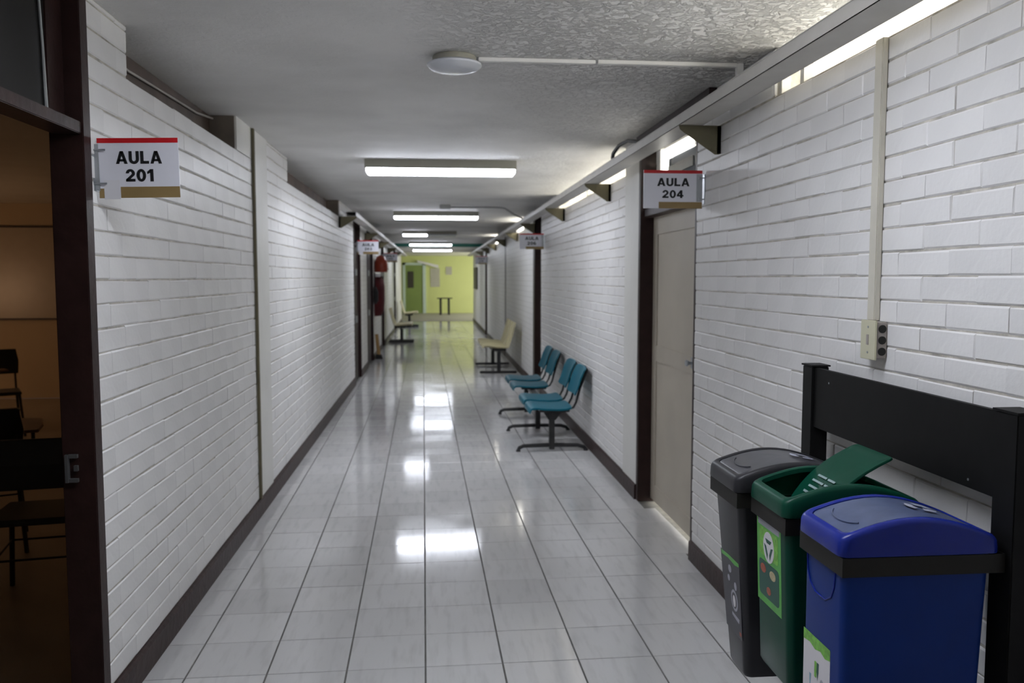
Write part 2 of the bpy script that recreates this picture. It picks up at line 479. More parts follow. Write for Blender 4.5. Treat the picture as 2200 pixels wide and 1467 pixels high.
def lay_bricks(wall, xface, side, regions, pitch, course, z_ref, y_ref, part_rng, y_all, JH, JV, cy, p_fill):
    """regions: list of (y0,y1,z0,z1) bricked; part_rng: y-range of bricks built as parts (nearest first)"""
    cand = []
    k0 = int(math.floor((0.0 - z_ref)/course))
    for k in range(k0, k0+40):
        za, zb = z_ref+k*course, z_ref+(k+1)*course
        off = y_ref + (pitch/2 if k % 2 else 0)
        for i in range(int((y_all[0]-off)/pitch)-1, int((y_all[1]-off)/pitch)+2):
            ya, yb = off+i*pitch, off+(i+1)*pitch
            ja = random.uniform(-.005, .005)
            for (r0, r1, s0, s1) in regions:
                a, b = max(ya, r0), min(yb, r1); c, d = max(za, s0), min(zb, s1)
                if b-a < 0.02 or d-c < 0.02: continue
                cand.append((a, b, c, d, b-a > pitch*.98 and d-c > course*.98))
    near = [q for q in cand if part_rng[0] <= (q[0]+q[1])/2 <= part_rng[1]]
    near.sort(key=lambda q: (q[0]+q[1])/2)
    parts = set(near[:300])
    share = {}
    stuff = MB(); n = 0
    for q in cand:
        a, b, c, d, full = q
        n += 1
        dx = random.uniform(-.0007, .0011)*side
        loc = (xface+dx, (a+b)/2+random.uniform(-.0015, .0015), (c+d)/2+random.uniform(-.0012, .0012))
        var = random.randrange(9)
        fill = random.random() < p_fill
        jh = JH*random.choice((.45, .8, 1.0, 1.15))
        jv, cc = (-.0006, .0002) if fill else (JV, cy)
        if q in parts:
            key = (round(b-a, 3), round(d-c, 3), var if full else 0, fill, round(jh, 4))
            if key in share:
                o = bpy.data.objects.new('brick', share[key]); COL.objects.link(o)
            else:
                o = obj('brick', brick_mesh(b-a-jv, d-c-jh, 0.012, hash(key) % 9999, side, cc), M['paint'])
                share[key] = o.data
            o.location = loc
            o.rotation_euler = (random.uniform(-.003, .003), random.uniform(-.004, .004), random.uniform(-.002, .002)) if not fill else (0, random.uniform(-.003, .003), 0)
            put(o, wall)
        else:
            mb = brick_mesh(b-a-jv, d-c-jh, 0.012, var, side, cc)
            stuff.add([(v[0]+loc[0], v[1]+loc[1], v[2]+loc[2]) for v in mb.v], mb.f)
    o = obj('brickwork', stuff, M['paint'], wall); o['kind'] = 'stuff'

REC = 0.0046   # joint depth
# ---- left wall
wl = MB()
xb, xf = -1.395, XL-REC
wl.box(xb, xf, Y_BACK, 2.02, 0, CEIL)
wl.box(-1.308, xf, 3.145, 3.50, 0, TOP-.004); wl.box(xb, xf, 3.50, 5.90, 0, TOP-.004); wl.box(xb, xf, 6.38, 13.05, 0, TOP-.004)
for a, b in ((3.50, 3.56), (6.38, 7.28), (11.2, 13.05)): wl.box(xb, xf, a, b, TOP-.004, CEIL)
wl.box(-1.308, xf, 3.145, 3.50, TOP-.004, CEIL)
wall_l = obj('wall_left', wl, M['mortar'])
struct(wall_l, 'white painted brick wall on the left of the corridor')
lay_bricks(wall_l, XL, 1, [(3.145, 5.90, 0.0, TOP), (3.145, 3.56, TOP, CEIL), (6.38, 13.05, 0.0, TOP), (6.38, 7.28, TOP, CEIL), (11.2, 13.05, TOP, CEIL), (-.6, 2.02, 0, CEIL)],
           0.292, 0.0897, 1.82-20*.0897, 3.30, (3.0, 9.9), (-.6, 13.05), 0.0064, 0.0012, .0008, .7)
o = obj('pilaster', MB().box(xb, XL+.004, 5.90, 6.38, 0, CEIL).box(xb, XL, 5.45, 5.90, TOP, CEIL), M['plaster'], wall_l)
far = MB()
for a, b in ((14.15, 15.6), (17.0, 19.75), (20.7, 26.0), (27.0, Y_END)): far.box(xb, XL, a, b, 0, CEIL)
far_l = obj('wall_left_far', far, M['far_brick']); struct(far_l, 'far white brick wall on the left between brown doors')
o = obj('trim_1', MB().box(-1.393, -1.375, 3.56, 5.45, TOP-.01, CEIL).box(-1.393, -1.375, 7.28, 11.2, TOP-.01, CEIL), M['brown_board'])
struct(o, 'dark brown boards closing the gaps above the left wall')
for q in (5.45, 11.2): obj('reveal_plate', MB().box(-1.374, XL-.012, q-.012, q-.001, TOP, CEIL-.001), M['taupe'], o)  # added plates give the reveal faces a darker tone

# ---- right wall
wr = MB()
xf2, xb2 = XR+REC, 1.645
wr.box(xf2, xb2, Y_BACK, 4.715, 0, TOP-.004); wr.box(xf2, xb2, 3.64, 4.715, TOP-.004, CEIL)
wr.box(xf2, xb2, 6.50, 11.70, 0, TOP-.004); wr.box(xf2, xb2, 10.2, 11.70, TOP-.004, CEIL)
wr.box(xf2, xb2, 6.06, 6.5, 0, CEIL)
wall_r = obj('wall_right', wr, M['mortar'])
struct(wall_r, 'white painted brick wall on the right of the corridor')
lay_bricks(wall_r, XR, -1, [(-.6, 4.715, 0, TOP), (3.64, 4.715, TOP, CEIL), (6.5, 11.70, 0, TOP), (10.2, 11.7, TOP, CEIL)],
           0.267, 0.0783, 1.811-23*.0783, 2.466, (1.95, 9.0), (-.6, 11.7), 0.0054, 0.0026, .0035, .4)
obj('pilaster', MB().box(xf2-.01, XR-.003, 6.062, 6.50, 0, CEIL), M['plaster'], wall_r)
far = MB()
RD = [(11.70, 12.60), (17.45, 17.65), (23.6, 24.5)]
for a, b in ((12.60, 17.45), (17.65, 23.6), (24.5, Y_END)): far.box(XR, xb2, a, b, 0, TOP); 
for a, b in ((12.60, 14.0), (15.2, 17.45), (17.65, 19.6), (20.6, 23.6), (24.5, Y_END)): far.box(XR, xb2, a, b, TOP, CEIL)
far_r = obj('wall_right_far', far, M['far_brick']); struct(far_r, 'far white brick wall on the right between brown doors')

# ---- back wall behind the viewer
o = obj('wall_back', MB().box(-1.4, 1.66, Y_BACK-.15, Y_BACK, 0, CEIL), M['plaster']); struct(o)

# ---- baseboards
bb = MB()
bb.prism([(XL-.004, 0), (XL+.018, 0), (XL+.018, .104), (XL+.010, .114), (XL-.004, .116)], 'y', 3.15, 13.05)
bl = obj('baseboard_left', bb, M['baseboard']); struct(bl)
bb = MB()
for a, b in ((14.15, 15.6), (17.0, 19.75), (20.7, 26.0), (27.0, Y_END)): bb.box(XL-.002, XL+.016, a, b, 0, .11)
struct(obj('baseboard_left_far', bb, M['baseboard']))
bb = MB()
P = [(XR+.004, 0), (XR-.018, 0), (XR-.018, .104), (XR-.010, .114), (XR+.004, .116)]
bb.prism(P, 'y', -1.0, 4.715)
bb.prism(P, 'y', 6.06, 11.69)
struct(obj('baseboard_right', bb, M['baseboard']))
bb = MB()
for a, b in ((12.62, 17.45), (17.65, 23.6), (24.5, Y_END)): bb.box(XR-.016, XR+.002, a, b, 0, .11)
struct(obj('baseboard_right_far', bb, M['baseboard']))

# ================================================================== CEILING
c = obj('ceiling', MB().box(-1.42, 1.60, Y_BACK-.2, 32.0, CEIL, CEIL+.15), M['ceiling'])
struct(obj('ceiling_side_rooms', MB().box(-9.1, -1.42, Y_BACK-.2, 32.0, CEIL, CEIL+.15).box(1.60, 7.0, Y_BACK-.2, 32.0, CEIL, CEIL+.15).box(-9.1, 7.0, 32.0, 40.0, CEIL, CEIL+.15), M['plaster']))
struct(c, 'rough grey-white painted ceiling with flaking paint')
o = obj('trim_2', MB().box(-1.39, 1.49, 25.0, 25.25, 2.555, CEIL), M['teal']); struct(o, 'dark teal beam across the far ceiling')
o = obj('trim_3', MB().box(-1.2, 1.49, Y_END-.15, Y_END, 2.60, CEIL), M['plaster']); struct(o)

# ================================================================== CLERESTORY WINDOWS (right)
def opening(name, y0, y1, mullions, pane=None, z0=TOP-.003, z1=CEIL):
    fr = MB()
    fr.box(1.52, 1.56, y0, y0+.02, z0, z1); fr.box(1.52, 1.56, y1-.02, y1, z0, z1)
    for m in mullions: fr.box(1.52, 1.56, m, m+.035, z0, z1)
    o = obj(name, fr, M['white_frame']); struct(o)
    if pane: obj('pane', MB().box(1.53, 1.54, y0+.02, y1-.02, z0, z1-.004), M[pane], o)
    return o
opening('window_1', -1.0, 3.64, [1.2, 3.40])
opening('window_2', 6.50, 10.2, [8.3])
opening('window_3', 14.0, 15.2, [], 'cler')
opening('window_4', 19.6, 20.6, [], 'cler')

# ================================================================== DOORS (right)
def right_door(n, y0, y1, full=False, label=None):
    xl = 1.585
    J = 0.055
    fr = MB()
    fr.box(XR-.006, xb2, y1-(.055 if full else .20), y1, 0, CEIL-.002)   # far jamb
    fr.box(XR+.004, xb2, y0, y0+.045, 0, CEIL-.002)            # near jamb
    fr.box(XR+.02, xb2, y0+.045, y1-.055, 2.085, 2.135)        # door head
    fr.box(XR+.012, xb2, y0+.045, y1-.055, 2.595, CEIL-.002)   # top rail
    d = obj('door_%d' % n, fr, M['brown'], bevel=.003); struct(d, label)
    a, b = y0+.05, y1-.06
    zb = .026
    leaf = obj('door_leaf', MB().box(xl+.008, xl+.04, a, b, zb, 2.08), M['door'], d)
    if full:
        # raised stiles and rails
        for nm, q in (('stile', (a, a+.11, zb, 2.08)), ('stile', (b-.11, b, zb, 2.08)), ('rail', (a+.11, b-.11, 1.955, 2.08)),
                      ('rail', (a+.11, b-.11, 1.052, 1.165)), ('rail', (a+.11, b-.11, zb, .145))):
            obj(nm, MB().box(xl, xl+.01, q[0], q[1], q[2], q[3]), M['door'], leaf, bevel=.002)
        kn = obj('door_lock', MB().box(xl-.006, xl+.002, 5.005, 5.05, 1.09, 1.16).tube([(xl-.004, 5.028, 1.125), (xl-.022, 5.028, 1.125), (xl-.038, 5.028, 1.125), (xl-.046, 5.028, 1.125)], [.009, .010, .022, .018], 14), M['steel'], leaf, smooth=True)
        obj('header_beam', MB().box(1.452, 1.598, 4.40, 6.0, 2.56, CEIL-.002), M['brown'], d)
        # transom glazing
        g = obj('transom_glass', MB().box(1.600, 1.606, a-.005, b+.005, 2.135, 2.455), M['glass_dark'], d)
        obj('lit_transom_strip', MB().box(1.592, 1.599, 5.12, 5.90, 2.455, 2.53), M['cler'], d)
        obj('upper_transom_board', MB().box(1.600, 1.606, a-.005, b+.005, 2.46, 2.60), M['white_frame'], d)
        obj('lit_side_strip', MB().box(1.592, 1.599, 5.70, 5.80, 2.135, 2.455), M['cler'], d)  # glowing strip in place of the lit side of the window frame
        obj('transom_mullion', MB().box(1.575, 1.606, 5.80, 5.90, 2.135, 2.60), M['white_frame'], d)
        obj('transom_reflection_bar', MB().box(1.593, 1.599, 5.12, 5.66, 2.34, 2.40), M['board_gr'], d)  # flat grey bar imitates a reflection in the transom glass
    else:
        obj('transom_glass', MB().box(1.60, 1.606, a-.005, b+.005, 2.135, 2.595), M['glass_dark'], d)
    return d
right_door(1, 4.715, 6.06, True, 'recessed beige door with dark brown frame below the 204 sign')
for i, (a, b) in enumerate(RD): right_door(2+i, a, b)

# day-lit classrooms behind the right wall: light crosses the open gap above the bricks and leaks under the door
rm = MB().box(1.645, 6.2, -2.6, -2.5, 0, CEIL).box(1.645, 6.2, 10.8, 10.9, 0, CEIL)
rm.box(6.2, 6.3, -2.6, 10.9, 0, .95).box(6.2, 6.3, -2.6, 10.9, 2.5, CEIL)
for q in (-2.6, 0.6, 3.9, 7.2, 10.5): rm.box(6.2, 6.3, q, q+.4, .95, 2.5)
struct(obj('wall_classroom_right', rm, M['plaster']), 'walls of the bright classrooms behind the right wall')
struct(obj('floor_classroom_right', MB().box(1.68, 6.3, -2.6, 10.9, -.12, -.001), M['plaster']))
for i, q in enumerate((-2.2, 1.0, 4.3, 7.6)):
    wn = MB()
    y0, y1 = q, q+2.9
    wn.box(6.21, 6.27, y0, y0+.05, .95, 2.5).box(6.21, 6.27, y1-.05, y1, .95, 2.5).box(6.21, 6.27, y0, y1, .95, 1.0).box(6.21, 6.27, y0, y1, 2.45, 2.5).box(6.21, 6.27, (y0+y1)/2-.025, (y0+y1)/2+.025, .95, 2.5)
    o = obj('window_%d' % (10+i), wn, M['white_frame']); struct(o)
    obj('pane', MB().box(6.245, 6.25, y0+.05, y1-.05, 1.0, 2.45), M['day'], o)

# ================================================================== LEFT DOORWAYS
def left_frame(n, y0, y1, leaf=None, label=None, xb=-1.395):
    fr = MB()
    fr.box(xb, XL+.012, y0, y0+.06, 0, CEIL-.002)
    fr.box(xb-.01, XL+.012, y1-.065, y1, 0, CEIL-.002)
    fr.box(max(xb, -1.31), XL+.006, y0+.06, y1-.065, 2.145, 2.187)
    d = obj('door_%d' % n, fr, M['brown'], bevel=.003); struct(d, label)
    if leaf:
        lf = obj('door_leaf', MB().box(-1.285, -1.245, y0+.065, y1-.07, .012, 2.14), M[leaf], d)
        for z in (.95, 1.68):
            obj('hinge', MB().box(-1.246, -1.19, y0+.10, y0+.30, z, z+.10), M['steel'], lf)
        obj('transom_glass', MB().box(-1.30, -1.292, y0+.06, y1-.065, 2.187, CEIL-.002), M['glass_dark'], d)
    return d
d201 = left_frame(11, 2.02, 3.145, None, 'open dark brown door frame at the left edge', xb=-1.308)
obj('transom_glass', MB().box(-1.275, -1.268, 2.08, 2.96, 2.19, CEIL-.002), mat('dark_transom_glass', (0.018, 0.017, 0.016), 0.5, var=0.2, scale=3, spec=0.15), d201)
obj('transom_stile', MB().box(-1.283, -1.262, 2.96, 3.08, 2.19, CEIL-.002), M['brown'], d201)
g = MB(); g.tube([(-1.262, 2.72, 2.649), (-1.262, 2.86, 2.62), (-1.262, 2.915, 2.55), (-1.262, 2.93, 2.40), (-1.262, 2.94, 2.20)], [.004, .004, .005, .005, .007], 8)
obj('glazing_bead', g, M['steel'], d201, smooth=True)
st = MB().box(-1.300, -1.262, 3.066, 3.08, .925, .938).box(-1.300, -1.262, 3.066, 3.08, 1.012, 1.025).box(-1.302, -1.292, 3.06, 3.08, .925, 1.025).box(-1.275, -1.262, 3.068, 3.08, .965, .985)
obj('strike_plate', st, mat('dull_steel', (0.10, 0.10, 0.10), 0.45, metal=0.3), d201)
left_frame(12, 13.05, 14.15, 'brown')
left_frame(13, 15.6, 17.0, 'brown')
left_frame(14, 19.75, 20.7, 'brown')
left_frame(15, 26.0, 27.0, 'brown')

# ================================================================== LEFT CLASSROOM
struct(obj('floor_classroom_left', MB().box(-9.0, -1.42, -1.0, 12.0, -.12, -.002), mat('dark_classroom_floor', (0.30, 0.25, 0.19), 0.35, var=0.1, scale=2)), 'dim brown classroom floor')
cw = MB().box(-9.0, -1.395, 12.0, 12.1, 0, CEIL).box(-9.1, -9.0, -1.0, 12.1, 0, CEIL).box(-9.0, -1.395, -1.1, -1.0, 0, CEIL)
struct(obj('wall_classroom_left', cw, M['warm_wall']), 'dim warm-lit wall inside the left classroom')
wb = thing('whiteboard', (-6.2, 11.98, 1.1), 'large glossy whiteboard on the dim classroom wall beyond the open door', 'whiteboard')
obj('surface', MB().box(-8.2, -4.3, 11.975, 11.995, 1.10, 2.32), M['wboard'], wb)
obj('frame', MB().box(-8.25, -4.25, 11.96, 11.998, 1.075, 1.10).box(-8.25, -4.25, 11.96, 11.998, 2.32, 2.345).box(-4.3, -4.25, 11.96, 11.998, 1.075, 2.345).box(-8.25, -8.2, 11.96, 11.998, 1.075, 2.345), M['brown'], wb)
pl = thing('added_lamp', (-7.15, 9.0, 1.35), 'unseen warm lamp added to light the left classroom', 'lamp')  # added out of view to light the room and reflect in the whiteboard
obj('globe', MB().lathe([(0.01, -.14), (.08, -.12), (.14, -.03), (.14, .05), (.08, .13), (.02, .15)], (-7.15, 9.0, 1.42), 18), M['lamp_warm'], pl, smooth=True)
obj('stem', MB().tube([(-7.15, 9.0, 1.57), (-7.15, 9.0, 2.648)], .035, 10), M['steel'], pl)

def tablet_chair(loc, rz, label):
    t = thing('tablet_chair', (0, 0, 0), label, 'chair', 'tablet-arm chairs in the dark classroom')
    L = M['leg']
    def parts():
        obj('seat', MB().loft([[(x*s, y*s, z) for x, y in ((-.21,-.2),(.21,-.2),(.2,.2),(-.2,.2))] for s, z in ((.95,.43),(1,.44),(1,.455),(.96,.465))]), L, t, bevel=.004)
        obj('backrest', MB().loft([[(-.2, -.22-.08*k+(.02 if e else 0), .60+.14*k*2) if False else p for p in q] for q in
            [[(-.21,-.235,.62),(.21,-.235,.62),(.21,-.215,.62),(-.21,-.215,.62)],
             [(-.22,-.275,.75),(.22,-.275,.75),(.22,-.255,.75),(-.22,-.255,.75)],
             [(-.20,-.30,.88),(.20,-.30,.88),(.20,-.28,.88),(-.20,-.28,.88)]] for k in [0] for e in [0]]), L, t, bevel=.004)
        for sx in (-1, 1):
            obj('leg', MB().tube([(sx*.18, .17, .43), (sx*.21, .23, .0)], .013, 8), L, t, smooth=True)
            obj('leg', MB().tube([(sx*.18, -.17, .43), (sx*.21, -.26, .0)], .013, 8), L, t, smooth=True)
            obj('back_post', MB().tube([(sx*.18, -.18, .44), (sx*.18, -.23, .6), (sx*.18, -.265, .75)], .011, 8), L, t, smooth=True)
        obj('arm_post', MB().tube([(.2, .05, .44), (.27, .12, .55), (.27, .15, .70)], .012, 8), L, t, smooth=True)
        obj('tablet', MB().prism([(.30,-.12),(.33,.1),(.33,.36),(.22,.42),(.0,.42),(-.08,.36),(-.05,.2),(.12,.12),(.2,-.05),(.22,-.12)], 'z', .70, .718), M['desk'], t, bevel=.003)
        obj('basket', MB().tube([(-.18, -.15, .25), (.18, -.15, .25), (.18, .15, .27), (-.18, .15, .27), (-.18, -.15, .25)], .006, 6), L, t)
    parts()
    t.location = loc; t.rotation_euler = (0, 0, rz)
    return t
tablet_chair((-2.02, 4.45, 0), math.radians(10), 'nearest black tablet-arm chair just inside the open door')
tablet_chair((-4.55, 9.2, 0), math.radians(-150), 'black tablet-arm chair farther inside the dark classroom')
tablet_chair((-5.55, 9.6, 0), math.radians(-170), 'black tablet-arm chair at the far left of the classroom view')
tablet_chair((-2.75, 5.35, 0), math.radians(25), 'black tablet-arm chair behind the nearest one in the classroom')

# ================================================================== CEILING LIGHTS
def fixture(y, x0, x1, label, lit=(0.0, 1.0)):
    t = thing('fluorescent_light', ((x0+x1)/2, y, CEIL), label, 'ceiling light', 'fluorescent lights along the corridor ceiling')
    z = CEIL
    h = .15
    obj('housing', MB().prism([(y-h, z-.001), (y+h, z-.001), (y+h+.004, z-.074), (y-h-.004, z-.074)], 'x', x0, x1), M['housing'], t, bevel=.002)
    P = [(y-h, z-.075), (y+h, z-.075), (y+h-.002, z-.090), (y+h-.03, z-.108), (y-h+.03, z-.108), (y-h+.002, z-.090)]
    xm = x0+.012+(x1-x0-.024)*lit[1]
    obj('diffuser', MB().prism(P, 'x', x0+.012, xm), M['tube'], t, bevel=.004)
    if lit[1] < 1: obj('dark_diffuser', MB().prism(P, 'x', xm+.002, x1-.012), M['ceil_lamp'], t, bevel=.004)
    for xa in (x0, x1-.011):
        obj('end_cap', MB().prism([(p[0], p[1]+(.004 if p[1] < z-.08 else 0)) for p in P], 'x', xa, xa+.011), M['white_frame'], t)
fixture(2.25, -.44, .82, 'lit fluorescent fixture above the bins, nearest the viewer')
fixture(7.42, -.575, .715, 'large lit fluorescent fixture, nearest of those in view')
fixture(13.05, -.60, .69, 'second lit fluorescent fixture along the corridor ceiling')
fixture(18.4, -.66, .50, 'third fluorescent fixture, lit only along its left half', (0.0, 0.45))
fixture(23.9, -.67, .52, 'lit fluorescent fixture right in front of the teal beam')
fixture(28.8, -.69, .62, 'farthest lit fluorescent fixture, beyond the teal beam')

# round unlit lamp with its trunking
t = thing('round_ceiling_lamp', (.10, 3.90, CEIL), 'unlit round frosted lamp on the ceiling with white trunking to the right', 'ceiling lamp')
obj('base', MB().lathe([(.085, 0), (.09, -.006), (.09, -.034), (.082, -.036)], (.10, 3.90, CEIL-.001), 28, 1.1), M['housing'], t, smooth=True)
obj('cover', MB().lathe([(.105, -.030), (.118, -.038), (.118, -.046), (.10, -.062), (.06, -.070), (.005, -.072)], (.10, 3.90, CEIL), 32, 1.05), M['ceil_lamp'], t, smooth=True)
obj('trunking', MB().box(.21, .75, 3.905, 3.935, CEIL-.018, CEIL-.001).box(.76, 1.42, 3.90, 3.93, CEIL-.018, CEIL-.001).box(1.42, 1.45, 3.90, 3.93, CEIL-.17, CEIL-.001), M['trunk_w'], t, bevel=.002)
t = thing('detector_box', (.18, 11.75, CEIL), 'small dark box on the ceiling with a grey pipe curving right', 'detector')
obj('box', MB().box(.09, .24, 11.66, 11.84, CEIL-.055, CEIL-.001), M['pipe'], t, bevel=.006)
pts = [(.24, 11.75, 2.62), (.85, 11.75, 2.62)] + [(.85+.2*math.sin(a), 11.75+.12*(1-math.cos(a)), 2.62-.03*(1-math.cos(a))) for a in (.4, .8)] + [(1.05, 11.85, 2.585), (1.15, 12.0, 2.54), (1.25, 12.2, 2.52), (1.30, 12.3, 2.508)]
obj('pipe', MB().tube(pts, .013, 8), M['pipe'], t, smooth=True)

# ================================================================== CABLE TRAYS
def tray(xa, xb_, y0, y1, brs, wallx, label):
    t = thing('cable_tray', ((xa+xb_)/2, y0, 2.435), label, 'cable tray')
    z0, z1 = 2.437, 2.487
    lo, hi = min(xa, xb_), max(xa, xb_)
    k = .0025
    mb = MB().box(lo, hi, y0, y1, z0, z0+k).box(lo, lo+k, y0, y1, z0, z1).box(hi-k, hi, y0, y1, z0, z1)
    obj('channel', mb, M['tray'], t)
    obj('lid', MB().box(lo-.002, hi+.002, y0, y1, z1, z1+.003), M['tray'], t)
    for y in brs:
        s = 1 if wallx > 0 else -1
        front = xa
        P = [(wallx, 2.436), (front-s*.002, 2.436), (front+s*.004, 2.415), (front+s*.02, 2.402), (wallx-s*.03, 2.288), (wallx, 2.292)]
        b = obj('bracket', MB().prism(P, 'y', y, y+.004).box(min(wallx, wallx-s*.02), max(wallx, wallx-s*.02), y, y+.03, 2.292, 2.434), M['bracket'], t)
        for zz in (2.315, 2.405):
            obj('bolt', MB().box(min(wallx-s*.05, wallx-s*.022), max(wallx-s*.05, wallx-s*.022), y-.004, y, zz-.012, zz+.012), M['bracket'], b)
    return t
tray(1.270, 1.395, -2.6, Y_END-.2, [4.32, 7.06, 9.57, 12.3, 14.9, 17.5, 20.1, 22.7, 25.6], XR-.003, 'long grey metal cable tray on olive brackets along the right wall')
tray(-0.985, -1.11, 11.0, Y_END-.2, [11.1, 15.2, 19.0, 22.8, 26.5], XL+.001, 'grey metal cable tray on olive brackets along the far left wall')
cb = MB().tube([(1.35, 5.35, 2.506), (1.33, 5.50, 2.54), (1.31, 5.66, 2.57), (1.29, 5.84, 2.565), (1.28, 5.98, 2.53), (1.29, 6.05, 2.506)], .013, 8)
tag(obj('cable_loop', cb, M['cable'], smooth=True), 'black cable looping over the right tray beside the 204 door', 'cable')
cb = MB().tube([(-1.355, 3.57, 2.60), (-1.36, 4.0, 2.575), (-1.36, 4.6, 2.59), (-1.36, 5.1, 2.60), (-1.355, 5.44, 2.63)], .006, 6)
tag(obj('wall_cable', cb, M['cable_g'], smooth=True), 'thin grey cable in the gap above the left wall', 'cable')

# conduits
t = tag(obj('conduit', MB().box(XR-.022, XR-.001, 2.700, 2.748, 1.505, 2.437), M['trunk'], bevel=.003), 'cream vertical cable trunking from the tray down to the outlet box', 'conduit')
tag(obj('conduit', MB().box(XL+.002, XL+.02, 5.868, 5.898, .117, CEIL-.002), M['bracket'], bevel=.003), 'cream vertical cable trunking on the left wall', 'conduit')
t = thing('outlet_box', (XR, 2.70, 1.44), 'surface outlet box with cream front plate and three round dark knockouts', 'outlet')
obj('box', MB().box(1.4560, XR-.001, 2.650, 2.738, 1.382, 1.503), M['box_metal'], t, bevel=.003)
obj('front_plate', MB().box(1.4505, 1.4565, 2.645, 2.743, 1.376, 1.508), M['cream_plate'], t, bevel=.002)
for z in (1.48, 1.4425, 1.405):
    obj('knockout', MB().tube([(1.476, 2.6515, z), (1.476, 2.6480, z)], .0135, 18), M['hole'], t)
for z in (1.485, 1.40):
    obj('screw', MB().tube([(1.4512, 2.694, z), (1.4488, 2.694, z)], .004, 10), M['steel'], t)
obj('rocker', MB().box(1.448, 1.451, 2.688, 2.702, 1.425, 1.460), M['box_metal'], t, bevel=.001)

# ================================================================== SIGNS
def sign(y, x_wall, side, z0, z1, wdt, number, label, small=False, patch=True):
    """panel perpendicular to the wall; side=+1 sticks out from the left wall, -1 from the right wall"""
    t = thing('room_sign', (x_wall, y, z0), label, 'sign', 'red-topped classroom signs')
    a = x_wall + side*.012; b = a + side*wdt
    lo, hi = min(a, b), max(a, b)
    H = z1-z0; W = hi-lo
    obj('panel', MB().box(lo, hi, y, y+.004, z0, z1), M['sign'], t)
    obj('red_band', MB().box(lo, hi, y-.0008, y, z1-.082*H, z1), M['red'], t)
    if side > 0:
        obj('gold_band', MB().box(lo+.265*W, hi, y-.0008, y, z0, z0+.185*H), M['gold'], t)
        obj('gold_corner', MB().box(lo, lo+.06*W, y-.0008, y, z0, z0+.16*H), M['gold'], t)
        obj('paper_patch', MB().box(lo+.062*W, lo+.258*W, y-.0014, y-.0009, z0-.02*H, z0+.30*H), M['paper'], t)
        tx, tw, nx, nw = lo+.508*W, .57*W, lo+.512*W, .35*W
        zt, zn = z0+.675*H, z0+.375*H
    else:
        obj('gold_band', MB().box(lo+.26*W, hi, y-.0008, y, z0, z0+.17*H), M['gold'], t)
        tx, tw, nx, nw = lo+.505*W, .55*W, lo+.50*W, .36*W
        zt, zn = z0+.69*H, z0+.375*H
    block_text('lettering', 'AULA', tx, zt, tw, .212*H, y-.0004, M['ink'], t)
    block_text('lettering', number, nx, zn, nw, .205*H, y-.0004, M['ink'], t)
    m = MB()
    if side > 0:
        m.box(x_wall-.004, x_wall+.016, y-.004, y-.001, z0+.12*H, z1-.10*H).box(x_wall-.004, x_wall+.0, y-.012, y+.03, z0+.12*H, z1-.10*H)
    else:
        m.box(hi-.10*W, hi, y-.004, y-.001, z0+.18*H, z1-.10*H).box(x_wall-.004, x_wall+.004, y-.012, y+.03, z0+.12*H, z1-.10*H)
    br = obj('bracket', m, M['steel'], t)
    for zz in (.24, .80):
        xs = x_wall+side*.012
        obj('screw', MB().tube([(xs-.02, y-.008, z0+zz*H), (xs+.03, y-.008, z0+zz*H)], .0035, 8).tube([(xs-.022, y-.008, z0+zz*H), (xs-.012, y-.008, z0+zz*H)], .008, 8), M['steel'], br)
    return t
sg = sign(3.20, XL+.002, 1, 1.936, 2.150, .283, '201', 'classroom sign reading AULA 201 beside the open door')
sg.rotation_euler = (0, -math.radians(1.2), 0)
sign(4.58, XR-.002, -1, 2.030, 2.238, .330, '204', 'classroom sign reading AULA 204 in front of the beige door')
sign(11.30, XR-.002, -1, 2.03, 2.24, .33, '206', 'blurred red-topped classroom sign on the far right wall')
sign(13.6, XL+.002, 1, 2.02, 2.24, .33, '203', 'blurred red-topped classroom sign on the far left wall, under the cable tray')
sign(20.6, XL+.002, 1, 2.02, 2.24, .33, '202', 'tiny distant classroom sign on the left wall')
sign(23.3, XR-.002, -1, 2.02, 2.24, .33, '210', 'tiny distant classroom sign on the right wall')

